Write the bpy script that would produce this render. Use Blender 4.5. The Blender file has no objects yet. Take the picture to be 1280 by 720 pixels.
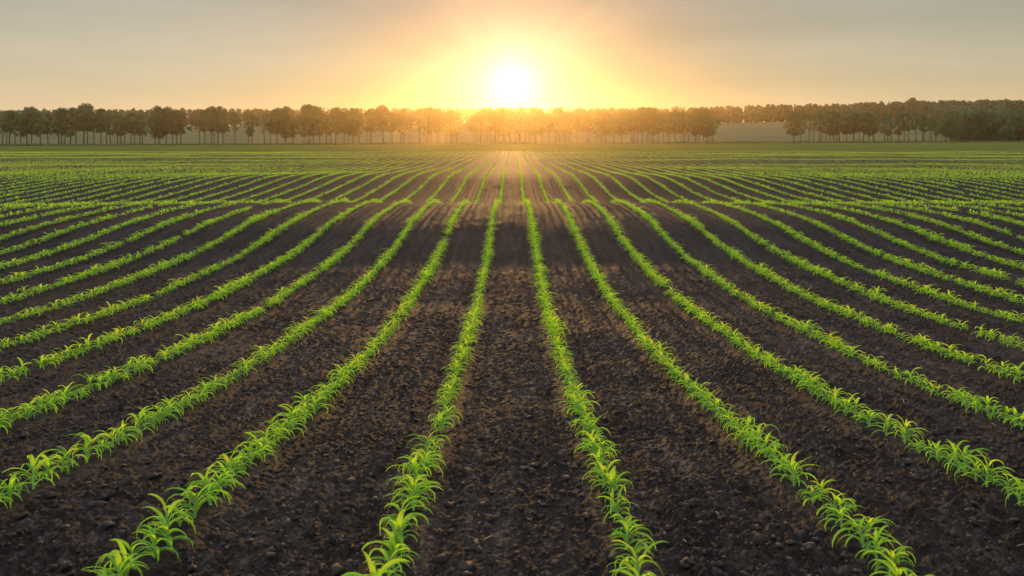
import bpy, math, random
import numpy as np
from mathutils import Vector

random.seed(11)
rng = np.random.default_rng(7)
sc = bpy.context.scene
COL = sc.collection
PI = math.pi

# ------------------------------------------------------------------ camera
F = 1150.0          # focal length in pixels of a 1280 px wide frame
HY = 172.0          # eye level in that frame
cam_d = bpy.data.cameras.new("camera")
cam_d.sensor_width = 36.0
cam_d.lens = 36.0 * F / 1280.0
cam_d.shift_y = -(360.0 - HY) / 1280.0
cam_d.clip_start = 0.05
cam_d.clip_end = 6000
cam_d.dof.use_dof = True
cam_d.dof.focus_distance = 7.0
cam_d.dof.aperture_fstop = 5.6
cam = bpy.data.objects.new("camera", cam_d)
cam.location = (0, 0, 0)
cam.rotation_euler = (PI / 2, 0, 0)
COL.objects.link(cam)
sc.camera = cam

SUN_EL = math.radians(3.33)
SUN_DIR = Vector((0.0, math.cos(SUN_EL), math.sin(SUN_EL)))

# ------------------------------------------------------------------ noise
def _hash(ix, iy, seed):
    h = (ix.astype(np.int64) * 374761393 + iy.astype(np.int64) * 668265263 + seed * 974634777) & 0x7FFFFFFF
    h = ((h ^ (h >> 13)) * 1274126177) & 0x7FFFFFFF
    return ((h ^ (h >> 16)) & 0xFFFF) / 65536.0

def perlin(x, y, seed=0):
    x = np.asarray(x, dtype=np.float64); y = np.asarray(y, dtype=np.float64)
    x0 = np.floor(x); y0 = np.floor(y)
    fx = x - x0; fy = y - y0
    u = fx * fx * fx * (fx * (fx * 6 - 15) + 10); v = fy * fy * fy * (fy * (fy * 6 - 15) + 10)
    def g(ix, iy, dx, dy):
        a = _hash(ix, iy, seed) * 2 * PI
        return np.cos(a) * dx + np.sin(a) * dy
    n00 = g(x0, y0, fx, fy); n10 = g(x0 + 1, y0, fx - 1, fy)
    n01 = g(x0, y0 + 1, fx, fy - 1); n11 = g(x0 + 1, y0 + 1, fx - 1, fy - 1)
    return (n00 * (1 - u) + n10 * u) * (1 - v) + (n01 * (1 - u) + n11 * u) * v

def sstep(a, b, x):
    t = np.clip((np.asarray(x, dtype=np.float64) - a) / (b - a), 0, 1)
    return t * t * (3 - 2 * t)

# ------------------------------------------------------------------ terrain
PROF = np.array([
    (-40, -1.25), (-6, -1.13), (0, -1.10), (1.5, -1.11), (2.4, -1.148), (3.25, -1.215), (4.82, -1.385),
    (7.19, -1.56), (10.2, -1.672), (12.3, -1.665), (14.2, -1.585), (16.0, -1.455), (17.8, -1.402), (19.4, -1.392), (21.2, -1.455),
    (24.2, -1.86), (26.8, -1.845), (29.8, -1.775), (33.0, -1.64), (36.3, -1.525), (38.6, -1.515), (43, -1.55), (56, -1.61),
    (92, -1.64), (130, -1.75), (350, -2.45), (400, -2.1), (460, 0.6), (540, 5.2), (620, 8.2), (700, 9.4), (1000, 9.6)])

def pchip(xs, ys, x):
    h = np.diff(xs); dl = np.diff(ys) / h
    m = np.zeros_like(xs)
    for i in range(1, len(xs) - 1):
        if dl[i - 1] * dl[i] > 0:
            w1 = 2 * h[i] + h[i - 1]; w2 = h[i] + 2 * h[i - 1]
            m[i] = (w1 + w2) / (w1 / dl[i - 1] + w2 / dl[i])
    m[0] = dl[0]; m[-1] = dl[-1]
    x = np.clip(x, xs[0], xs[-1])
    k = np.clip(np.searchsorted(xs, x, side="right") - 1, 0, len(xs) - 2)
    t = (x - xs[k]) / h[k]
    return (ys[k] * (1 + 2 * t) * (1 - t) ** 2 + m[k] * h[k] * t * (1 - t) ** 2
            + ys[k + 1] * t * t * (3 - 2 * t) + m[k + 1] * h[k] * t * t * (t - 1))

def base_z(x, y):
    x = np.asarray(x, dtype=np.float64); y = np.asarray(y, dtype=np.float64)
    z = pchip(PROF[:, 0], PROF[:, 1], y + 0.035 * np.abs(x) * sstep(8, 25, y) * (1 - sstep(60, 120, y)) + 1.2 * perlin(x / 9.0, y / 40.0, 5) * sstep(10, 25, y))
    z = z - 0.055 * (1 - sstep(110, 160, y))
    z = z + 0.10 * perlin(x / 7.0, y / 9.0, 3) * sstep(6, 20, y) * sstep(0.8, 5, np.abs(x))
    z = z + 0.16 * perlin(x / 22.0, y / 7.0, 4) * sstep(42, 60, y) * (1 - sstep(108, 125, y)) * sstep(3, 14, np.abs(x))
    z = z + 0.0036 * x * sstep(130, 350, y)
    # the wooded rise on the right
    z = z + 4.6 * sstep(60, 380, x) * sstep(420, 640, y)
    z = z + 1.2 * perlin(x / 170.0, y / 200.0, 9) * 0.5 * sstep(420, 560, y)
    return z

ROW = 0.70
def row_dist(x):
    r = np.asarray(x) / ROW - 0.5
    return np.abs(r - np.round(r)) * ROW          # metres to the nearest row line

def soil_detail(x, y):
    x = np.asarray(x, dtype=np.float64); y = np.asarray(y, dtype=np.float64)
    rd = row_dist(x)
    fade = 1 - sstep(30, 60, y)
    calm = 0.35 + 0.65 * sstep(0.04, 0.14, rd)
    wx = x + 0.03 * perlin(x * 6, y * 6, 21); wy = y + 0.03 * perlin(x * 6, y * 6, 22)
    patch = 0.55 + 0.9 * np.clip(perlin(x * 1.3, y * 0.9, 31) + 0.35, 0, 1)
    b = 0.016 * perlin(wx * 3.1, wy * 2.0, 11)
    b += 0.032 * np.abs(perlin(wx * 8, wy * 7, 12)) * patch
    b += 0.046 * np.abs(perlin(wx * 18, wy * 17, 13)) * patch
    b += 0.046 * np.abs(perlin(wx * 36, wy * 36, 14)) * patch * (1 - 0.6 * sstep(10, 18, y))
    b += 0.028 * np.abs(perlin(wx * 75, wy * 75, 15)) * (1 - sstep(5, 10, y))
    # shallow cultivator furrows between the rows and a hint of a wheel track down the middle strip
    fur = -0.028 * np.exp(-((rd - 0.13) / 0.05) ** 2) + 0.020 * np.cos(2 * PI * x / 0.175 + 1.5 * perlin(x * 0.7, y * 0.5, 61)) * sstep(0.14, 0.2, rd) * 0.5
    lug = 0.0015 * np.sin(2 * PI * (y / 0.16 + np.abs(x) * 3)) * np.exp(-(x / 0.16) ** 2)
    return (b - 0.022) * 0.6 * calm * fade + (fur + lug) * fade

def ground_z(x, y):
    return base_z(x, y) + soil_detail(x, y)

# ------------------------------------------------------------------ mesh helpers
def mesh_from(name, verts, faces_n, loops, smooth=False, tint=None, mats=None, mat_idx=None):
    """verts (n,3); faces_n: vertices per face (const int); loops flat int array"""
    me = bpy.data.meshes.new(name)
    nv = len(verts); nl = len(loops); nf = nl // faces_n
    me.vertices.add(nv); me.loops.add(nl); me.polygons.add(nf)
    me.vertices.foreach_set("co", np.ascontiguousarray(verts, dtype=np.float32).ravel())
    me.loops.foreach_set("vertex_index", np.ascontiguousarray(loops, dtype=np.int32))
    me.polygons.foreach_set("loop_start", np.arange(0, nl, faces_n, dtype=np.int32))
    if smooth:
        me.polygons.foreach_set("use_smooth", np.ones(nf, dtype=bool))
    if tint is not None:
        a = me.attributes.new("tint", "FLOAT", "POINT")
        a.data.foreach_set("value", np.ascontiguousarray(tint, dtype=np.float32))
    for m in (mats or []):
        me.materials.append(m)
    me.update(calc_edges=True)
    me.validate(verbose=False)
    return me

def link(name, me, parent=None, **props):
    o = bpy.data.objects.new(name, me)
    COL.objects.link(o)
    if parent is not None:
        o.parent = parent
    for k, v in props.items():
        o[k] = v
    return o

# ------------------------------------------------------------------ materials
def new_mat(name):
    m = bpy.data.materials.new(name)
    m.use_nodes = True
    nt = m.node_tree
    nt.nodes.clear()
    out = nt.nodes.new("ShaderNodeOutputMaterial")
    return m, nt, out

def N(nt, typ, **kw):
    n = nt.nodes.new(typ)
    for k, v in kw.items():
        setattr(n, k, v)
    return n

def ramp(nt, fac, stops):
    r = N(nt, "ShaderNodeValToRGB")
    els = r.color_ramp.elements
    while len(els) < len(stops):
        els.new(0.5)
    for e, (p, c) in zip(els, stops):
        e.position = p
        e.color = (c[0], c[1], c[2], 1)
    nt.links.new(fac, r.inputs[0])
    return r.outputs[0]

def noise(nt, vec, scale, detail=4, rough=0.6):
    n = N(nt, "ShaderNodeTexNoise")
    n.inputs["Scale"].default_value = scale
    n.inputs["Detail"].default_value = detail
    n.inputs["Roughness"].default_value = rough
    nt.links.new(vec, n.inputs["Vector"])
    return n.outputs["Fac"]

def mathn(nt, op, a, b=None, clamp=False):
    n = N(nt, "ShaderNodeMath", operation=op)
    n.use_clamp = clamp
    for i, v in enumerate((a, b)):
        if v is None:
            continue
        if isinstance(v, (int, float)):
            n.inputs[i].default_value = v
        else:
            nt.links.new(v, n.inputs[i])
    return n.outputs[0]

def mixc(nt, fac, a, b, mode="MIX"):
    n = N(nt, "ShaderNodeMix", data_type="RGBA", blend_type=mode)
    for idx, v in ((0, fac), (6, a), (7, b)):
        if isinstance(v, (int, float)):
            n.inputs[idx].default_value = v
        elif isinstance(v, tuple):
            n.inputs[idx].default_value = (v[0], v[1], v[2], 1)
        else:
            nt.links.new(v, n.inputs[idx])
    return n.outputs[2]

def leaf_material(name, diff_stops, trans_stops, mix=0.5, rough=0.45, spec=0.3):
    m, nt, out = new_mat(name)
    at = N(nt, "ShaderNodeAttribute", attribute_name="tint")
    oi = N(nt, "ShaderNodeObjectInfo")
    f = mathn(nt, "ADD", mathn(nt, "MULTIPLY", at.outputs["Fac"], 0.7), mathn(nt, "MULTIPLY", oi.outputs["Random"], 0.3))
    p = N(nt, "ShaderNodeBsdfPrincipled")
    nt.links.new(ramp(nt, f, diff_stops), p.inputs["Base Color"])
    p.inputs["Roughness"].default_value = rough
    p.inputs["Specular IOR Level"].default_value = spec
    t = N(nt, "ShaderNodeBsdfTranslucent")
    nt.links.new(ramp(nt, f, trans_stops), t.inputs["Color"])
    mx = N(nt, "ShaderNodeMixShader")
    mx.inputs[0].default_value = mix
    nt.links.new(p.outputs[0], mx.inputs[1]); nt.links.new(t.outputs[0], mx.inputs[2])
    nt.links.new(mx.outputs[0], out.inputs["Surface"])
    return m

M_MAIZE = leaf_material("maize_leaf",
    [(0.0, (0.055, 0.165, 0.032)), (0.45, (0.13, 0.30, 0.020)), (0.8, (0.23, 0.38, 0.016)), (1.0, (0.33, 0.39, 0.025))],
    [(0.0, (0.15, 0.42, 0.03)), (0.45, (0.36, 0.70, 0.020)), (0.8, (0.52, 0.78, 0.018)), (1.0, (0.66, 0.70, 0.035))], 0.5, 0.6, 0.14)
M_CROWN = leaf_material("crown_leaf",
    [(0.0, (0.013, 0.052, 0.038)), (0.5, (0.030, 0.10, 0.060)), (1.0, (0.060, 0.145, 0.062))],
    [(0.0, (0.03, 0.06, 0.012)), (0.5, (0.06, 0.11, 0.018)), (1.0, (0.10, 0.15, 0.025))], 0.4, 0.6, 0.2)
M_FOREST = leaf_material("forest_leaf",
    [(0.0, (0.006, 0.036, 0.034)), (0.5, (0.018, 0.088, 0.062)), (1.0, (0.045, 0.155, 0.078))],
    [(0.0, (0.02, 0.05, 0.018)), (0.5, (0.035, 0.085, 0.022)), (1.0, (0.06, 0.12, 0.025))], 0.35, 0.6, 0.2)

def soil_ground():
    m, nt, out = new_mat("field_ground")
    tc = N(nt, "ShaderNodeTexCoord")
    co = tc.outputs["Object"]
    sep = N(nt, "ShaderNodeSeparateXYZ"); nt.links.new(co, sep.inputs[0])
    n1 = noise(nt, co, 1.1, 5, 0.6)
    n2 = noise(nt, co, 17, 7, 0.75)
    n3 = noise(nt, co, 60, 5, 0.75)
    ms = N(nt, "ShaderNodeMapping"); ms.inputs["Scale"].default_value = (15.0, 1.1, 1.0); nt.links.new(co, ms.inputs[0])
    ns = noise(nt, ms.outputs[0], 1.0, 4, 0.6)
    mixf = mathn(nt, "ADD", mathn(nt, "MULTIPLY", mathn(nt, "ADD", mathn(nt, "MULTIPLY", n1, 0.4), mathn(nt, "MULTIPLY", ns, 0.6)), 0.32), mathn(nt, "ADD", mathn(nt, "MULTIPLY", n2, 0.42), mathn(nt, "MULTIPLY", n3, 0.26)))
    soil = ramp(nt, mixf, [(0.41, (0.003, 0.0022, 0.0022)), (0.475, (0.0085, 0.0061, 0.0058)), (0.525, (0.017, 0.0132, 0.0128)), (0.60, (0.042, 0.034, 0.032))])  # random soil tones; the strong contrast also paints lit clods and shaded gaps
    # pale dry crumbs
    v = N(nt, "ShaderNodeTexVoronoi"); v.inputs["Scale"].default_value = 55; nt.links.new(co, v.inputs["Vector"])
    cr = mathn(nt, "LESS_THAN", v.outputs["Distance"], 0.16)
    sel = mathn(nt, "GREATER_THAN", noise(nt, co, 23, 2), 0.60)
    soil = mixc(nt, mathn(nt, "MULTIPLY", mathn(nt, "MULTIPLY", cr, sel), 0.7), soil, (0.16, 0.13, 0.10))
    # rough grass meadow between the crop and the trees, pale stubble beyond
    g1 = noise(nt, co, 0.09, 5, 0.6)
    mp = N(nt, "ShaderNodeMapping"); mp.inputs["Scale"].default_value = (0.012, 0.11, 0.1); nt.links.new(co, mp.inputs[0])
    g2 = noise(nt, mp.outputs[0], 1.0, 4, 0.6)
    grass = ramp(nt, mathn(nt, "ADD", mathn(nt, "MULTIPLY", g1, 0.4), mathn(nt, "MULTIPLY", g2, 0.6)),
                 [(0.32, (0.036, 0.056, 0.012)), (0.5, (0.062, 0.078, 0.020)), (0.68, (0.10, 0.098, 0.030))])
    stub = ramp(nt, g2, [(0.3, (0.058, 0.070, 0.036)), (0.7, (0.095, 0.096, 0.056))])
    yy = mathn(nt, "ADD", sep.outputs["Y"], mathn(nt, "MULTIPLY", mathn(nt, "SUBTRACT", noise(nt, co, 0.2, 3), 0.5), 14))
    e1 = N(nt, "ShaderNodeMapRange"); e1.inputs["From Min"].default_value = 112; e1.inputs["From Max"].default_value = 118; nt.links.new(yy, e1.inputs["Value"])
    e2 = N(nt, "ShaderNodeMapRange"); e2.inputs["From Min"].default_value = 372; e2.inputs["From Max"].default_value = 392; nt.links.new(yy, e2.inputs["Value"])
    colr = mixc(nt, e1.outputs[0], soil, grass)
    colr = mixc(nt, e2.outputs[0], colr, stub)
    p = N(nt, "ShaderNodeBsdfPrincipled")
    nt.links.new(colr, p.inputs["Base Color"])
    p.inputs["Diffuse Roughness"].default_value = 0.8
    p.inputs["Roughness"].default_value = 0.74
    p.inputs["Specular IOR Level"].default_value = 0.14
    b = N(nt, "ShaderNodeBump"); b.inputs["Strength"].default_value = 0.9; b.inputs["Distance"].default_value = 0.016
    hh = mathn(nt, "ADD", mathn(nt, "MULTIPLY", noise(nt, co, 26, 6, 0.7), 0.7), mathn(nt, "MULTIPLY", n3, 0.5))
    nt.links.new(hh, b.inputs["Height"]); nt.links.new(b.outputs[0], p.inputs["Normal"])
    d = N(nt, "ShaderNodeBsdfDiffuse"); d.inputs["Roughness"].default_value = 0.8
    nt.links.new(colr, d.inputs["Color"]); nt.links.new(b.outputs[0], d.inputs["Normal"])
    mx = N(nt, "ShaderNodeMixShader")                 # damp soil has a weak sheen, the grass none
    nt.links.new(mathn(nt, "MULTIPLY", mathn(nt, "SUBTRACT", 1.0, e1.outputs[0]), 0.42), mx.inputs[0])
    nt.links.new(d.outputs[0], mx.inputs[1]); nt.links.new(p.outputs[0], mx.inputs[2])
    nt.links.new(mx.outputs[0], out.inputs["Surface"])
    return m

def simple_noise_mat(name, c0, c1, scale, rough=0.85, spec=0.2, bump=0.0):
    m, nt, out = new_mat(name)
    tc = N(nt, "ShaderNodeTexCoord")
    f = noise(nt, tc.outputs["Object"], scale, 5, 0.65)
    p = N(nt, "ShaderNodeBsdfPrincipled")
    nt.links.new(ramp(nt, f, [(0.3, c0), (0.7, c1)]), p.inputs["Base Color"])
    p.inputs["Roughness"].default_value = rough
    p.inputs["Specular IOR Level"].default_value = spec
    if bump:
        b = N(nt, "ShaderNodeBump"); b.inputs["Strength"].default_value = 0.6; b.inputs["Distance"].default_value = bump
        nt.links.new(f, b.inputs["Height"]); nt.links.new(b.outputs[0], p.inputs["Normal"])
    nt.links.new(p.outputs[0], out.inputs["Surface"])
    return m

M_GROUND = soil_ground()
M_CLOD = simple_noise_mat("clod_soil", (0.006, 0.0048, 0.0048), (0.026, 0.020, 0.018), 30, 0.85, 0.2, 0.006)
M_STRAW = simple_noise_mat("straw", (0.10, 0.08, 0.05), (0.24, 0.20, 0.13), 20, 0.8)
M_BARK = simple_noise_mat("bark", (0.028, 0.022, 0.017), (0.075, 0.058, 0.044), 3.0, 0.9, 0.15, 0.05)
M_STEM = simple_noise_mat("maize_stem", (0.10, 0.22, 0.05), (0.22, 0.33, 0.09), 30, 0.5, 0.3)
M_ROUGH = leaf_material("rough_grass_blade",
    [(0.0, (0.04, 0.07, 0.02)), (1.0, (0.12, 0.13, 0.045))], [(0.0, (0.05, 0.09, 0.02)), (1.0, (0.14, 0.15, 0.04))], 0.4, 0.7, 0.1)

# ------------------------------------------------------------------ ground sheet
def build_ground():
    ys = [-30.0, -20.0, -12.0, -7.0, -4.0, -2.0, -1.0, -0.4, 0.0, 0.3, 0.6, 0.85, 1.05, 1.2]
    y = 1.3
    while y < 1000:
        ys.append(y)
        if y < 12: st = 0.0030 * y
        elif y < 30: st = 0.0045 * y
        elif y < 60: st = 0.008 * y
        else: st = 0.02 * y
        y += st
    ys.append(1000.0)
    ys = np.array(ys)
    nc = 1001
    u = np.linspace(-1, 1, nc)
    w = 1.6 + 0.74 * np.maximum(ys, 1.3)
    w[ys < 1.3] = 1.6 + 0.74 * 1.3
    X = w[:, None] * u[None, :]
    Y = np.repeat(ys[:, None], nc, 1)
    Z = ground_z(X, Y)
    V = np.stack([X, Y, Z], -1).reshape(-1, 3)
    nr = len(ys)
    idx = np.arange(nr * nc).reshape(nr, nc)
    q = np.stack([idx[:-1, :-1], idx[:-1, 1:], idx[1:, 1:], idx[1:, :-1]], -1).reshape(-1)
    me = mesh_from("ground", V, 4, q, smooth=True, mats=[M_GROUND])
    link("ground", me, kind="structure")
build_ground()

# ------------------------------------------------------------------ maize plants
def leaf_strip(r, base, az, L, W, e0, bend, segs, vfold, twist):
    """One arching blade; returns (verts, quads). vfold: 3 verts per ring with a channelled midrib, else 2."""
    pts = []
    p = np.array(base, dtype=float)
    st = L / segs
    dirh = np.array([math.cos(az), math.sin(az), 0.0]); side = np.array([-math.sin(az), math.cos(az), 0.0])
    for i in range(segs + 1):
        t = i / segs
        e = e0 - bend * t ** 1.15
        tang = dirh * math.cos(e) + np.array([0, 0, 1.0]) * math.sin(e)
        nrm = np.cross(side, tang)
        w = W * min(1.0, 0.45 + 2.2 * t) * max(0.0, 1 - t ** 2.2) ** 0.8 * 0.5
        w = max(w, 0.0006)
        tw = twist * t
        s = side * math.cos(tw) + nrm * math.sin(tw)
        n2 = np.cross(s, tang)
        if vfold:
            up = -n2 if n2[2] < 0 else n2
            pts += [p + s * w + up * w * 0.45, p.copy(), p - s * w + up * w * 0.45]
        else:
            pts += [p + s * w, p - s * w]
        p = p + tang * st
    k = 3 if vfold else 2
    q = []
    for i in range(segs):
        for j in range(k - 1):
            a = i * k + j
            q += [a, a + 1, a + k + 1, a + k]
    return np.array(pts), np.array(q)

def plant_foliage(r, lod):
    """maize seedling of unit size (about 0.17 m tall): alternate leaves arching out of one plane, an upright pale whorl"""
    nl = {0: r.randint(9, 12), 1: 7, 2: 4}[lod]
    segs = {0: 7, 1: 4, 2: 2}[lod]
    V, Q, T = [], [], []
    off = 0
    plane = r.gauss(0, 0.55)
    for i in range(nl):
        f = i / (nl - 1)
        az = plane + (PI if i % 2 else 0) + r.gauss(0, 0.62)
        z0 = 0.012 + 0.055 * f
        if i < nl - 2:
            L = r.uniform(0.075, 0.135) * (0.8 + 0.3 * f); e0 = r.uniform(0.5, 1.3); bend = r.uniform(1.2, 3.2); W = r.uniform(0.0085, 0.0135)
            tint = r.uniform(0.0, 0.62)  # leaf's own tone, range widened to paint in lit and shaded leaves
        else:
            L = r.uniform(0.05, 0.088); e0 = r.uniform(1.05, 1.45); bend = r.uniform(1.2, 2.6); W = r.uniform(0.012, 0.019)
            tint = r.uniform(0.6, 1.0)
        if lod == 2: W *= 1.7
        if lod == 1: W *= 1.3
        v, q = leaf_strip(r, (0.004 * math.cos(az), 0.004 * math.sin(az), z0), az, L, W, e0, bend, segs, lod == 0, r.uniform(-0.9, 0.9))
        V.append(v); Q.append(q + off); off += len(v)
        tip = np.linspace(0, 0.16, len(v))
        T.append(np.clip(tint + tip, 0, 1))
    return np.concatenate(V), np.concatenate(Q), np.concatenate(T)

def tube(pts, radii, sides=6):
    V, Q = [], []
    pts = [np.array(p, dtype=float) for p in pts]
    for i, p in enumerate(pts):
        d = pts[min(i + 1, len(pts) - 1)] - pts[max(i - 1, 0)]
        d /= np.linalg.norm(d) + 1e-9
        a = np.cross(d, [0.3, 1, 0.1] if abs(d[1]) < 0.9 else [1, 0, 0]); a /= np.linalg.norm(a)
        b = np.cross(d, a)
        for k in range(sides):
            an = 2 * PI * k / sides
            V.append(p + radii[i] * (math.cos(an) * a + math.sin(an) * b))
    for i in range(len(pts) - 1):
        for k in range(sides):
            k2 = (k + 1) % sides
            Q += [i * sides + k, i * sides + k2, (i + 1) * sides + k2, (i + 1) * sides + k]
    return np.array(V), np.array(Q)

rp = random.Random(5)
NVAR = 14
VAR = [[plant_foliage(rp, lod) for _ in range(NVAR)] for lod in range(3)]
FOL_ME = [mesh_from("maize_foliage", v, 4, q, smooth=True, tint=t, mats=[M_MAIZE]) for v, q, t in VAR[0]]
sv, sq = tube([(0, 0, -0.02), (0.001, 0.0, 0.03), (0.0, 0.002, 0.075)], [0.0055, 0.0045, 0.003], 7)
STEM_ME = mesh_from("maize_stem", sv, 4, sq, smooth=True, mats=[M_STEM])

def plant_positions():
    P = []
    for k in range(-170, 170):
        xr = (k + 0.5) * ROW
        ymin = max(2.28, (abs(xr) - 1.0) / 0.63)
        if ymin > 116:
            continue
        r = np.random.default_rng(1000 + k)
        n = int((117 - ymin) / 0.078)
        yv = ymin + np.arange(n) * 0.078 + r.normal(0, 0.020, n)
        edge = 114 + 3 * perlin(np.array([xr / 6]), np.array([0.5]), 8)[0]
        yv = yv[yv < edge]
        xv = xr + r.normal(0, 0.012, len(yv)) + 0.018 * perlin(yv / 3.0, np.full(len(yv), k * 7.3), 41)
        keep = r.random(len(yv)) > 0.08
        keep &= perlin(yv * 1.6, np.full(len(yv), k * 3.7), 42) > -0.46
        for a, b in zip(xv[keep], yv[keep]):
            P.append((a, b, k))
    return P
POS = plant_positions()

def in_frame(x, y, z):
    px = 640 + F * x / y
    py_b = HY - F * z / y; py_t = HY - F * (z + 0.15) / y
    return -20 < px < 1300 and py_t < 720

ORD1 = "first second third fourth fifth sixth seventh eighth ninth tenth eleventh twelfth thirteenth fourteenth fifteenth sixteenth seventeenth eighteenth nineteenth twentieth".split()
TENS = {2: "twenty", 3: "thirty", 4: "forty", 5: "fifty", 6: "sixty", 7: "seventy", 8: "eighty", 9: "ninety"}
TENTH = {2: "twentieth", 3: "thirtieth", 4: "fortieth", 5: "fiftieth", 6: "sixtieth", 7: "seventieth", 8: "eightieth", 9: "ninetieth"}
def ordinal(n):
    if n <= 20: return ORD1[n - 1]
    t, u = divmod(n, 10)
    return TENTH[t] if u == 0 else TENS[t] + "-" + ORD1[u - 1]

PX = np.array([p[0] for p in POS]); PY = np.array([p[1] for p in POS]); PK = np.array([p[2] for p in POS])
PZ = base_z(PX, PY) + np.where(PY < 40, soil_detail(PX, PY), 0)
# the 300 plants that show largest
cand = [i for i in range(len(POS)) if PY[i] < 12 and in_frame(PX[i], PY[i], PZ[i])]
cand.sort(key=lambda i: PY[i])
NEAR = cand[:300]
near_set = set(NEAR)
rr = random.Random(77)
counts = {}
proto = None
for i in NEAR:
    k = int(PK[i])
    counts[k] = counts.get(k, 0) + 1
    n = counts[k]
    side = "left" if k < 0 else "right"
    rank = -k if k < 0 else k + 1
    y0 = 640 + F * (k + 0.5) * ROW / 2.33
    edge = "bottom edge" if 0 < y0 < 1280 else side + " edge"
    s = float(np.clip(rr.gauss(0.81, 0.13) * (1 + 0.30 * perlin(np.array([PX[i] / 0.9]), np.array([PY[i] / 2.2]), 71)[0]), 0.5, 1.2))
    lean = rr.gauss(0, 0.10)
    if s > 0.92: look = "tall bright green"
    elif s < 0.70: look = "small bright green"
    elif lean > 0.12: look = "bright green left-leaning"
    elif lean < -0.12: look = "bright green right-leaning"
    else: look = "bright green arching"
    root = bpy.data.objects.new("maize_plant", None)
    root.empty_display_size = 0.05
    COL.objects.link(root)
    root.location = (PX[i], PY[i], PZ[i] - 0.006)
    root.rotation_euler = (rr.gauss(0, 0.06), -lean, rr.choice((0, PI)) + rr.gauss(0, 0.35))
    if abs(root.rotation_euler[2]) > PI / 2: root.rotation_euler[1] = lean
    root.scale = (s, s, s * rr.uniform(0.9, 1.15))
    root["label"] = "%s maize plant, %s from %s in %s row %s of centre" % (look, ordinal(n), edge, ordinal(rank), side)
    root["category"] = "maize plant"
    root["group"] = "young maize plants in the near rows"
    if proto is None:
        st_o = link("stem", STEM_ME, root); fo_o = link("foliage", FOL_ME[0], root)
        proto = (st_o, fo_o)
    else:
        for src in proto:
            c = src.copy(); c.parent = root; COL.objects.link(c)
            if src is proto[1]:
                c.data = FOL_ME[rr.randrange(NVAR)]

# all the other plants: one mass
def build_rows():
    V, Q, T = [], [], []
    off = 0
    r = np.random.default_rng(3)
    rest = np.array([i for i in range(len(POS)) if i not in near_set])
    lod = np.where(PY[rest] < 17, 0, np.where(PY[rest] < 42, 1, 2))
    var = r.integers(0, NVAR, len(rest))
    for l in range(3):
        for v in range(NVAR):
            sel = rest[(lod == l) & (var == v)]
            if len(sel) == 0: continue
            pv, pq, pt = VAR[l][v]
            m = len(sel)
            th = np.where(r.random(m) < 0.5, 0, PI) + r.normal(0, 0.35, m)
            s = np.clip(r.normal(0.81, 0.13, m), 0.5, 1.2) * (1 + 0.16 * sstep(5, 14, PY[sel])) * (1 - 0.28 * sstep(38, 60, PY[sel])) * (1 + 0.30 * perlin(PX[sel] / 0.9, PY[sel] / 2.2, 71))
            lx = r.normal(0, 0.10, m); ly = r.normal(0, 0.08, m)
            c, sn = np.cos(th), np.sin(th)
            x = (pv[None, :, 0] * c[:, None] - pv[None, :, 1] * sn[:, None]) * s[:, None]
            y = (pv[None, :, 0] * sn[:, None] + pv[None, :, 1] * c[:, None]) * s[:, None]
            z = pv[None, :, 2] * (s * r.uniform(0.85, 1.1, m) * (1 - 0.20 * sstep(6, 20, PY[sel])))[:, None]
            x = x + z * lx[:, None]; y = y + z * ly[:, None]
            VV = np.stack([x + PX[sel][:, None], y + PY[sel][:, None], z + PZ[sel][:, None] - 0.006], -1).reshape(-1, 3)
            n = len(pv)
            QQ = (pq[None, :] + (np.arange(m) * n)[:, None]).reshape(-1) + off
            off += m * n
            V.append(VV); Q.append(QQ)
            T.append(np.clip(pt[None, :] + r.normal(0, 0.10, m)[:, None], 0, 1).reshape(-1))
    me = mesh_from("maize_rows", np.concatenate(V), 4, np.concatenate(Q), smooth=True, tint=np.concatenate(T), mats=[M_MAIZE])
    o = link("maize_rows", me, kind="stuff")
    o["label"] = "long converging rows of young green maize running to the far field edge"
    o["category"] = "crop rows"
build_rows()

# ------------------------------------------------------------------ clods and straw on the soil
def ico():
    t = (1 + 5 ** 0.5) / 2
    v = np.array([(-1, t, 0), (1, t, 0), (-1, -t, 0), (1, -t, 0), (0, -1, t), (0, 1, t), (0, -1, -t), (0, 1, -t), (t, 0, -1), (t, 0, 1), (-t, 0, -1), (-t, 0, 1)], dtype=float)
    v /= np.linalg.norm(v[0])
    f = [(0, 11, 5), (0, 5, 1), (0, 1, 7), (0, 7, 10), (0, 10, 11), (1, 5, 9), (5, 11, 4), (11, 10, 2), (10, 7, 6), (7, 1, 8), (3, 9, 4), (3, 4, 2), (3, 2, 6), (3, 6, 8), (3, 8, 9), (4, 9, 5), (2, 4, 11), (6, 2, 10), (8, 6, 7), (9, 8, 1)]
    vl = [tuple(x) for x in v]; cache = {}
    def mid(a, b):
        k = (min(a, b), max(a, b))
        if k not in cache:
            m = (np.array(vl[a]) + np.array(vl[b])) / 2; m /= np.linalg.norm(m)
            vl.append(tuple(m)); cache[k] = len(vl) - 1
        return cache[k]
    f2 = []
    for a, b, c in f:
        ab, bc, ca = mid(a, b), mid(b, c), mid(c, a)
        f2 += [(a, ab, ca), (b, bc, ab), (c, ca, bc), (ab, bc, ca)]
    return np.array(vl), np.array(f2)

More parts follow.
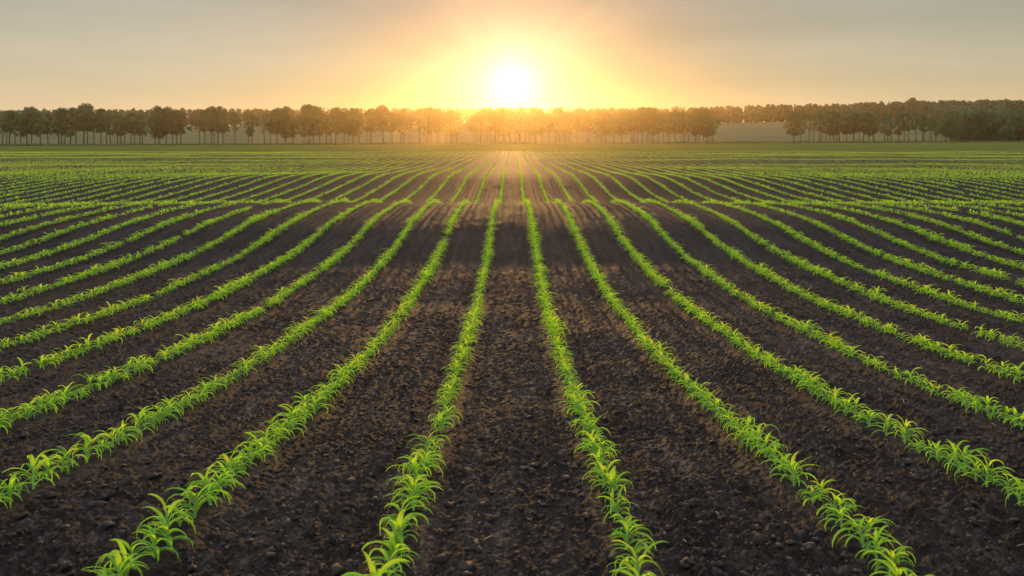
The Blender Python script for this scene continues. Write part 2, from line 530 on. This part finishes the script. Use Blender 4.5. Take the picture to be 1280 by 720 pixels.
def build_clods():
    r = np.random.default_rng(9)
    iv, jf = ico()
    n = 22000
    d = 1.7 * (16 / 1.7) ** (r.random(n) ** 0.85)
    x = (r.random(n) * 2 - 1) * (1.0 + 0.66 * d)
    ok = row_dist(x) > 0.05
    ok &= perlin(x * 1.1, d * 0.8, 55) > -0.25
    x, d = x[ok], d[ok]; n = len(x)
    size = np.clip(r.lognormal(-5.15, 0.45, n), 0.002, 0.020)
    z = ground_z(x, d)
    V = np.zeros((n, len(iv), 3))
    for b in range(40):
        sel = np.arange(b, n, 40)
        sh = iv * (1 + 0.38 * r.normal(0, 1, (len(iv), 1)).clip(-1.5, 1.5))
        m = len(sel)
        th = r.random(m) * 2 * PI
        sx, sy, sz = size[sel] * r.uniform(0.8, 1.5, m), size[sel] * r.uniform(0.7, 1.2, m), size[sel] * r.uniform(0.5, 0.9, m)
        px = sh[None, :, 0] * sx[:, None]; py = sh[None, :, 1] * sy[:, None]; pz = sh[None, :, 2] * sz[:, None]
        c, s = np.cos(th)[:, None], np.sin(th)[:, None]
        V[sel, :, 0] = px * c - py * s + x[sel][:, None]
        V[sel, :, 1] = px * s + py * c + d[sel][:, None]
        V[sel, :, 2] = pz + (z[sel] + 0.15 * size[sel])[:, None]
    Q = (jf.reshape(-1)[None, :] + (np.arange(n) * len(iv))[:, None]).reshape(-1)
    me = mesh_from("soil_clods", V.reshape(-1, 3), 3, Q, smooth=True, mats=[M_CLOD])
    o = link("soil_clods", me, kind="stuff"); o["label"] = "loose dark soil clods lying between the maize rows"; o["category"] = "soil clods"
build_clods()

def build_straw():
    r = np.random.default_rng(19)
    n = 420
    d = 1.8 * (15 / 1.8) ** r.random(n)
    x = (r.random(n) * 2 - 1) * (1.0 + 0.66 * d)
    z = ground_z(x, d) + 0.004
    L = r.uniform(0.006, 0.022, n); w = r.uniform(0.0007, 0.0018, n); th = r.random(n) * 2 * PI; tl = r.normal(0, 0.3, n)
    V = np.zeros((n, 8, 3))
    box = np.array([(-1, -1, -1), (1, -1, -1), (1, 1, -1), (-1, 1, -1), (-1, -1, 1), (1, -1, 1), (1, 1, 1), (-1, 1, 1)], dtype=float)
    px = box[None, :, 0] * L[:, None]; py = box[None, :, 1] * w[:, None]; pz = box[None, :, 2] * 0.0008 + px * np.tan(tl)[:, None]
    c, s = np.cos(th)[:, None], np.sin(th)[:, None]
    V[..., 0] = px * c - py * s + x[:, None]; V[..., 1] = px * s + py * c + d[:, None]; V[..., 2] = pz + z[:, None]
    f = np.array([0, 3, 2, 1, 4, 5, 6, 7, 0, 1, 5, 4, 1, 2, 6, 5, 2, 3, 7, 6, 3, 0, 4, 7])
    Q = (f[None, :] + (np.arange(n) * 8)[:, None]).reshape(-1)
    me = mesh_from("straw_litter", V.reshape(-1, 3), 4, Q, mats=[M_STRAW])
    o = link("straw_litter", me, kind="stuff"); o["label"] = "small pale straw scraps scattered over the soil"; o["category"] = "straw"
build_straw()

# ------------------------------------------------------------------ trees
def leaf_cloud(r, centers, radii, per, size):
    """quads of leaf sprays scattered in blobs"""
    V, T = [], []
    for c, rad in zip(centers, radii):
        n = int(per * (rad ** 2))
        u = r.normal(0, 1, (n, 3)); u /= np.linalg.norm(u, axis=1)[:, None]
        rr_ = rad * r.random(n) ** 0.45
        p = np.array(c) + u * rr_[:, None] * np.array([1, 1, 0.8])
        a = r.normal(0, 1, (n, 3)); a /= np.linalg.norm(a, axis=1)[:, None]
        b = np.cross(a, r.normal(0, 1, (n, 3))); b /= np.linalg.norm(b, axis=1)[:, None]
        s = (size * r.uniform(0.6, 1.3, n))[:, None]
        V.append(np.stack([p - a * s, p - b * s * 0.6, p + a * s, p + b * s * 0.6], 1).reshape(-1, 3))
        t = np.clip(r.normal(0.5, 0.12) + r.normal(0, 0.16, n), 0, 1)
        T.append(np.repeat(t, 4))
    V = np.concatenate(V); T = np.concatenate(T)
    return V, np.arange(len(V)), T

def join(parts):
    V, Q, off = [], [], 0
    for v, q in parts:
        V.append(v); Q.append(q + off); off += len(v)
    return np.concatenate(V), np.concatenate(Q)

def make_tree(seed, h=14.0, cw=5.0, clear=0.36, nblob=20, lean=0.0, mat=None, leaf=0.30, per=62):
    r = np.random.default_rng(seed)
    parts = []
    zc0 = h * clear
    top = np.array([lean + r.normal(0, 0.2), r.normal(0, 0.2), h * 0.86])
    k = 7
    tp = [np.array([top[0] * (t ** 1.3) + 0.12 * math.sin(5 * t + seed), top[1] * t, -0.4 + (top[2] + 0.4) * t]) for t in np.linspace(0, 1, k)]
    parts.append(tube(tp, [0.20 * h / 14 * (1 - 0.8 * t) + 0.03 + (0.09 if t == 0 else 0) for t in np.linspace(0, 1, k)], 8))
    centers, radii = [], []
    for i in range(nblob):
        f = (i + r.random()) / nblob                     # from crown base to top
        z = zc0 + (h * 0.95 - zc0) * f
        prof = math.sin(PI * (0.10 + 0.84 * f) ** 0.85) ** 0.8
        rad = cw * 0.5 * prof
        az = i * 2.4 + r.normal(0, 0.5)
        q = rad * (0.25 + 0.85 * r.random() ** 0.8)
        base = tp[min(k - 1, max(2, int(f * 4) + 2))] * 0.6 + tp[2] * 0.4
        ax = base[0] * 0.6 + lean * f * 0.4
        c = np.array([ax + q * math.cos(az), q * math.sin(az), z])
        centers.append(c); radii.append(cw * r.uniform(0.08, 0.22))
        if i % 2 == 0:
            s0 = np.array([top[0] * 0.4, top[1] * 0.4, zc0 * 0.75 + (z - zc0) * 0.6])
            mid = s0 * 0.5 + c * 0.5 + np.array([0, 0, -0.3])
            parts.append(tube([s0, mid, c], [0.075, 0.05, 0.02], 5))
    centers.append(np.array([top[0], top[1], h * 0.93])); radii.append(cw * 0.17)
    tv, tq = join(parts)
    cv, cq, ct = leaf_cloud(r, centers, radii, per, leaf)
    return (mesh_from("tree_trunk", tv, 4, tq, smooth=True, mats=[M_BARK]),
            mesh_from("tree_crown", cv, 4, cq, tint=ct, mats=[mat or M_CROWN]))

# kinds: broad, tall, slim, short
_rt = random.Random(91)
def tree_set(h, cw, clear, nblob, n, seed0):
    return [make_tree(seed0 + i, h, cw * _rt.uniform(0.8, 1.2), clear * _rt.uniform(0.72, 1.22), int(nblob * _rt.uniform(0.6, 1.15)), lean=_rt.uniform(-0.9, 0.9)) for i in range(n)]
TREES = {
    "broad": tree_set(15.0, 7.6, 0.31, 46, 7, 1),
    "tall": tree_set(14.0, 5.8, 0.35, 32, 9, 11),
    "slim": tree_set(13.0, 4.6, 0.38, 22, 9, 31),
}
KIND_H = {"broad": 15.0, "tall": 14.0, "slim": 13.0}

ZONES = [
    ("A", [3, 8, 12, 19, 26, 34, 39.5, 50, 60, 73, 77, 81, 88, 95, 105, 109, 117, 126, 133, 138, 147, 151, 155, 164, 168, 175, 177.5, 194, 199, 208, 216, 221, 226],
     "from the left edge of the tree row"),
    ("B", [249, 256, 264, 268, 272, 279, 294, 311, 315, 331, 338, 346, 357, 366, 380, 386, 392, 399, 408, 414, 419, 430, 435, 441, 449, 458, 464, 479, 490, 501, 505, 512, 524, 534, 539, 546, 549, 557, 564, 571],
     "rightward from first bare gap in tree row"),
    ("C", [593, 597, 601, 609, 614, 619, 624, 628, 632, 637], "in clump left of sun"),
    ("D", [644, 649, 656, 662, 670, 677, 686, 694, 699, 706, 712, 722, 733, 737, 745, 752, 757, 768, 777, 789, 792, 797, 803, 809, 817, 823, 829, 836, 844, 851, 855, 861, 869, 874, 879, 884, 891],
     "rightward from the sun in the tree row"),
    ("E", [992, 1001, 1011, 1017, 1024, 1027, 1032, 1038, 1042, 1046, 1049, 1058, 1067, 1074, 1079, 1086, 1091, 1093, 1105, 1110, 1114, 1123, 1131, 1136, 1145, 1153, 1155, 1164, 1170, 1182, 1189, 1198],
     "rightward from the grassy clearing"),
]
BIG = {34: 133, 39.5: 134, 77: 134, 88: 133, 105: 130, 109: 131.5, 126: 135, 199: 133.5, 208: 134, 221: 136.5, 264: 132.5, 272: 132.5, 357: 134, 346: 135, 386: 131, 392: 131.5, 399: 132.5, 419: 133, 441: 135,
       464: 134, 479: 132, 505: 134, 534: 133, 546: 134.5, 564: 137, 601: 135, 614: 134, 628: 134, 649: 134, 670: 135, 699: 134, 722: 136, 757: 137, 777: 136, 803: 133, 817: 135, 844: 138, 869: 136, 884: 136.5,
       992: 139, 1042: 138, 1067: 138, 1086: 139, 1110: 139, 1136: 139, 1189: 137}
rt = random.Random(31)
def put_tree(px, kind, h, dist, label, group, name="field_tree", cwf=1.0, protos=TREES, hbase=None):
    x = (px - 640) * dist / F
    z = float(base_z(x, dist))
    tm, cm = rt.choice(protos[kind])
    root = bpy.data.objects.new(name, None)
    root.empty_display_size = 1.0
    COL.objects.link(root)
    root.location = (x, dist, z - 0.05)
    root.rotation_euler = (0, 0, rt.uniform(0, 2 * PI))
    s = h / (hbase or KIND_H[kind])
    w = s * cwf * rt.uniform(0.92, 1.12)
    root.scale = (w, w, s)
    root["label"] = label; root["category"] = "tree"; root["group"] = group
    link("trunk", tm, root); link("crown", cm, root)

for zid, xs, phrase in ZONES:
    for n, px in enumerate(xs, 1):
        base_y = 182 - 2.2 * min(px, 500) / 500 - max(0, px - 700) * 0.0045
        if px in BIG:
            dist = 350 + rt.uniform(-4, 4)
            hpx = base_y - BIG[px]
            kind = "broad" if rt.random() < 0.75 else "tall"
            look = "big broad-crowned dark tree" if kind == "broad" else "tall full-crowned dark tree"
            cwf = 1.0
        else:
            dist = 350 + rt.choice((rt.uniform(-4, 5), rt.uniform(6, 22)))
            top = rt.uniform(137.0, 143.5)
            hpx = base_y - top
            kind = "slim" if rt.random() < 0.5 else "tall"
            look = ("slender thin-trunked tree" if kind == "slim" else "mid-sized leafy tree") if top < 141 else "low slender thin-trunked tree"
            cwf = 1.0
        h = hpx * dist / F / 0.985
        if zid == "C":
            lab = "%s, %s trunk from left %s" % (look, ordinal(n), phrase)
        elif zid == "A":
            lab = "%s, %s trunk %s" % (look, ordinal(n), phrase)
        else:
            lab = "%s, %s trunk %s" % (look, ordinal(n), phrase)
        put_tree(px, kind, h, dist, lab, "trees in the row across the far edge of the field", cwf=cwf)

# the leafy wood edge on the right: crowns down to the ground
WOOD = {"edge": [make_tree(s, 14.0, 8.5, 0.06, 40, mat=M_FOREST, leaf=0.42, per=40) for s in (61, 62, 63, 64, 65)]}
edge_pts = []
for i in range(26):
    px = 1204 + i * 5.0 + rt.uniform(-1.5, 1.5)
    edge_pts.append((px, 372 + rt.uniform(-6, 8) + 3 * math.sin(i)))
for i in range(12):                                    # the edge running back from the corner
    t = (i + 1) / 12
    edge_pts.append((1200 - 62 * t + rt.uniform(-2, 2), 392 + 215 * t))
front = sorted([e for e in edge_pts if e[1] < 390]); back = sorted([e for e in edge_pts if e[1] >= 390], key=lambda e: -e[0])
for n, (px, dist) in enumerate(front, 1):
    put_tree(px, "edge", rt.uniform(11.0, 13.6), dist, "dense green tree leafy to the ground, %s from left in the right wood's front" % ordinal(n),
             "trees along the front of the wood on the right", name="wood_tree", protos=WOOD, hbase=14.0)
for n, (px, dist) in enumerate(back, 1):
    put_tree(px, "edge", rt.uniform(11.5, 14.5), dist, "dark leafy tree, %s back from the corner of the right-hand wood's edge" % ordinal(n),
             "trees along the side of the wood on the right", name="wood_tree", protos=WOOD, hbase=14.0)

# far woods: one mass each
def far_wood(name, label, spots, hmin, hmax, seed, mat, per_tree=110, conif=0.0, thin=False):
    r = np.random.default_rng(seed)
    V, T = [], []
    for (x, y) in spots:
        z = float(base_z(x, y)); h = r.uniform(hmin, hmax)
        if thin: h *= 0.45 + 0.55 * float(sstep(955, 1090, 640 + F * x / y))
        con = r.random() < conif
        n = per_tree
        f = r.random(n) ** 0.8
        w = (h * 0.17 * (1 - f) + 0.3) if con else h * 0.30 * np.sin(PI * np.clip(0.15 + 0.83 * f, 0, 1)) ** 0.6
        a = r.random(n) * 2 * PI; q = w * r.random(n) ** 0.5
        p = np.stack([x + q * np.cos(a), y + q * np.sin(a), z + h * (0.04 + 0.96 * f)], -1)
        A = r.normal(0, 1, (n, 3)); A /= np.linalg.norm(A, axis=1)[:, None]
        B = np.cross(A, r.normal(0, 1, (n, 3))); B /= np.linalg.norm(B, axis=1)[:, None]
        s = (r.uniform(0.7, 1.5, n) * (0.55 if con else 1.0))[:, None]
        V.append(np.stack([p - A * s, p - B * s * 0.7, p + A * s, p + B * s * 0.7], 1).reshape(-1, 3))
        T.append(np.repeat(np.clip(r.normal(0.45, 0.2) + r.normal(0, 0.12, n), 0, 1), 4))
    V = np.concatenate(V); T = np.concatenate(T)
    me = mesh_from(name, V, 4, np.arange(len(V)), tint=T, mats=[mat])
    o = link(name, me, kind="stuff"); o["label"] = label; o["category"] = "woodland"

rs = np.random.default_rng(44)
sp = []
for row in range(5):
    y0 = 622 + row * 7
    x = -470.0
    while x < 420:
        sp.append((x + rs.normal(0, 1.2), y0 + rs.normal(0, 3)))
        x += rs.uniform(3.0, 5.2)
far_wood("far_wood", "far dark wood lining the horizon behind the tree row", sp, 9.3, 12.0, 5, M_FOREST, 80, 0.35)
sp = []
for i in range(900):
    y = rs.uniform(400, 690)
    edge = 640 + (1200 - 640) - 62 * np.clip((y - 392) / 240, 0, 1) - 200 * np.clip((y - 600) / 90, 0, 1)
    xmin = (edge - 640) * y / F + 5
    x = xmin + rs.random() * (0.70 * y - xmin + 30)
    sp.append((x, y))
far_wood("hill_wood", "dense dark green wood covering the rise at the right", sp, 9.0, 12, 6, M_FOREST, 130, 0.05, True)

# rough grass under the tree row
def build_rough():
    r = np.random.default_rng(23)
    n = 26000
    y = 346 + r.normal(0, 3.0, n); x = (r.random(n) * 2 - 1) * 215
    gap = np.abs(x - 0)  # even spread
    z = base_z(x, y)
    h = r.uniform(0.25, 0.8, n) * (0.7 + 0.6 * np.clip(perlin(x / 6, y / 6, 3) + 0.3, 0, 1)); w = r.uniform(0.10, 0.25, n); th = r.random(n) * 2 * PI
    dx, dy = np.cos(th) * w, np.sin(th) * w
    lx, ly = r.normal(0, 0.2, n), r.normal(0, 0.2, n)
    V = np.stack([np.stack([x - dx, y - dy, z - 0.05], -1), np.stack([x + dx, y + dy, z - 0.05], -1),
                  np.stack([x + dx * 0.3 + lx, y + dy * 0.3 + ly, z + h], -1), np.stack([x - dx * 0.3 + lx, y - dy * 0.3 + ly, z + h], -1)], 1).reshape(-1, 3)
    me = mesh_from("rough_grass", V, 4, np.arange(len(V)), tint=np.repeat(r.random(n), 4), mats=[M_ROUGH])
    o = link("rough_grass", me, kind="stuff"); o["label"] = "rough grass growing along the foot of the tree row"; o["category"] = "grass"
build_rough()

# ------------------------------------------------------------------ haze
HAZE_DENS = 0.000165
def build_haze():
    x0, x1, y0, y1, z0, z1 = -900, 900, -60, 1080, -6.0, 26.0
    v = np.array([(x0, y0, z0), (x1, y0, z0), (x1, y1, z0), (x0, y1, z0), (x0, y0, z1), (x1, y0, z1), (x1, y1, z1), (x0, y1, z1)], dtype=float)
    f = np.array([0, 3, 2, 1, 4, 5, 6, 7, 0, 1, 5, 4, 1, 2, 6, 5, 2, 3, 7, 6, 3, 0, 4, 7])
    m, nt, out = new_mat("haze_air")
    pv = N(nt, "ShaderNodeVolumePrincipled")
    pv.inputs["Color"].default_value = (1.0, 0.76, 0.42, 1)
    pv.inputs["Density"].default_value = HAZE_DENS
    pv.inputs["Anisotropy"].default_value = 0.87
    nt.links.new(pv.outputs[0], out.inputs["Volume"])
    link("haze", mesh_from("haze", v, 4, f, mats=[m]), kind="stuff")
build_haze()

# ------------------------------------------------------------------ sky and sun
w = bpy.data.worlds.new("World"); sc.world = w
w.use_nodes = True
nt = w.node_tree; nt.nodes.clear()
wo = N(nt, "ShaderNodeOutputWorld"); bg = N(nt, "ShaderNodeBackground")
sky = N(nt, "ShaderNodeTexSky", sky_type="NISHITA")
sky.sun_disc = False
sky.sun_elevation = SUN_EL
sky.sun_rotation = 0.0          # sun over +Y
sky.air_density = 1.0; sky.dust_density = 0.0; sky.ozone_density = 1.0
tc = N(nt, "ShaderNodeTexCoord")
dirv = tc.outputs["Generated"]
nrm = N(nt, "ShaderNodeVectorMath", operation="NORMALIZE"); nt.links.new(dirv, nrm.inputs[0])
sep = N(nt, "ShaderNodeSeparateXYZ"); nt.links.new(nrm.outputs[0], sep.inputs[0])
dt = N(nt, "ShaderNodeVectorMath", operation="DOT_PRODUCT"); nt.links.new(nrm.outputs[0], dt.inputs[0]); dt.inputs[1].default_value = SUN_DIR
ang = mathn(nt, "ARCCOSINE", mathn(nt, "MINIMUM", dt.outputs["Value"], 1.0))      # radians from the sun

def lobe(width, power):
    return mathn(nt, "POWER", 2.718281828, mathn(nt, "MULTIPLY", mathn(nt, "POWER", mathn(nt, "DIVIDE", ang, width), power), -1.0))

def scaled(col, fac):
    n = N(nt, "ShaderNodeVectorMath", operation="SCALE")
    if isinstance(col, tuple): n.inputs[0].default_value = col
    else: nt.links.new(col, n.inputs[0])
    if isinstance(fac, (int, float)): n.inputs["Scale"].default_value = fac
    else: nt.links.new(fac, n.inputs["Scale"])
    return n.outputs[0]

def vadd(a, b):
    n = N(nt, "ShaderNodeVectorMath", operation="ADD"); nt.links.new(a, n.inputs[0]); nt.links.new(b, n.inputs[1]); return n.outputs[0]

# thin high cloud veil, warmer low down; unseen zenith brightened as added fill
el = mathn(nt, "MAXIMUM", sep.outputs["Z"], 0.0)
veil = ramp(nt, mathn(nt, "POWER", el, 0.5), [(0.0, (0.385, 0.335, 0.295)), (0.22, (0.355, 0.30, 0.26)), (0.40, (0.265, 0.22, 0.20)), (0.55, (0.60, 0.58, 0.57)), (0.75, (1.52, 1.50, 1.49)), (1.0, (1.72, 1.72, 1.75))])
mp = N(nt, "ShaderNodeMapping"); mp.inputs["Scale"].default_value = (2.2, 2.2, 16.0); mp.inputs["Rotation"].default_value = (0, math.radians(7), 0); nt.links.new(nrm.outputs[0], mp.inputs[0])
cl = noise(nt, mp.outputs[0], 1.5, 5, 0.55)
veil = scaled(veil, mathn(nt, "ADD", 0.62, mathn(nt, "MULTIPLY", cl, 0.76)))
veil = scaled(veil, mathn(nt, 'SUBTRACT', 1.0, mathn(nt, 'MULTIPLY', sep.outputs['X'], 0.25)))
# cool fill added to the unseen sky opposite the sun, lighting camera-facing sides
veil = vadd(veil, scaled((0.36, 0.54, 0.70), mathn(nt, 'MAXIMUM', mathn(nt, 'MULTIPLY', sep.outputs['Y'], -1.0), 0.0)))
veil = scaled(veil, mathn(nt, 'SUBTRACT', 1.0, mathn(nt, 'MULTIPLY', lobe(0.20, 1.6), 0.75)))
tot = vadd(scaled(sky.outputs[0], 0.05), scaled(veil, 1.0))
tot = vadd(tot, scaled((1.0, 0.60, 0.20), mathn(nt, "MULTIPLY", lobe(0.30, 1.6), 0.02)))
tot = vadd(tot, scaled((1.0, 0.74, 0.22), mathn(nt, "MULTIPLY", lobe(0.050, 1.1), 0.25)))
tot = vadd(tot, scaled((0.75, 0.85, 1.0), mathn(nt, "MULTIPLY", lobe(0.013, 1.1), 1.0)))
pa = mathn(nt, "ARCTAN2", sep.outputs["X"], mathn(nt, "SUBTRACT", sep.outputs["Z"], math.sin(SUN_EL)))
cx = N(nt, "ShaderNodeCombineXYZ"); nt.links.new(pa, cx.inputs[0])
rays = noise(nt, cx.outputs[0], 1.7, 3, 0.5)
tot = vadd(tot, scaled((1.0, 0.72, 0.36), mathn(nt, "MULTIPLY", mathn(nt, "MULTIPLY", mathn(nt, "SUBTRACT", rays, 0.5), 0.32), lobe(0.26, 1.5))))
tot = vadd(tot, scaled((0.45, 0.60, 0.85), mathn(nt, "MULTIPLY", lobe(0.046, 1.1), 0.72)))
nt.links.new(tot, bg.inputs["Color"])
bg.inputs["Strength"].default_value = 1.0
nt.links.new(bg.outputs[0], wo.inputs["Surface"])

sl = bpy.data.lights.new("sun", "SUN")
sl.energy = 4.2
sl.angle = math.radians(0.53)
sl.color = (1.0, 0.54, 0.17)
so = bpy.data.objects.new("sun", sl)
so.rotation_euler = (-SUN_DIR).to_track_quat("-Z", "Y").to_euler()
so.location = (0, 60, 20)
COL.objects.link(so)

# ------------------------------------------------------------------ render settings
sc.view_settings.view_transform = "Standard"
sc.view_settings.look = "None"
sc.view_settings.exposure = 0.0
sc.view_settings.gamma = 1.0
sc.view_settings.use_curve_mapping = False
cy = sc.cycles if hasattr(sc, "cycles") else None
sc.render.engine = "CYCLES"
cy = sc.cycles
cy.max_bounces = 6; cy.diffuse_bounces = 3; cy.glossy_bounces = 2; cy.transmission_bounces = 4
cy.volume_bounces = 0; cy.transparent_max_bounces = 8
cy.use_denoising = True
cy.denoiser = "OPENIMAGEDENOISE"
cy.denoising_input_passes = "RGB_ALBEDO_NORMAL"
cy.sample_clamp_indirect = 6.0
cy.caustics_reflective = False; cy.caustics_refractive = False
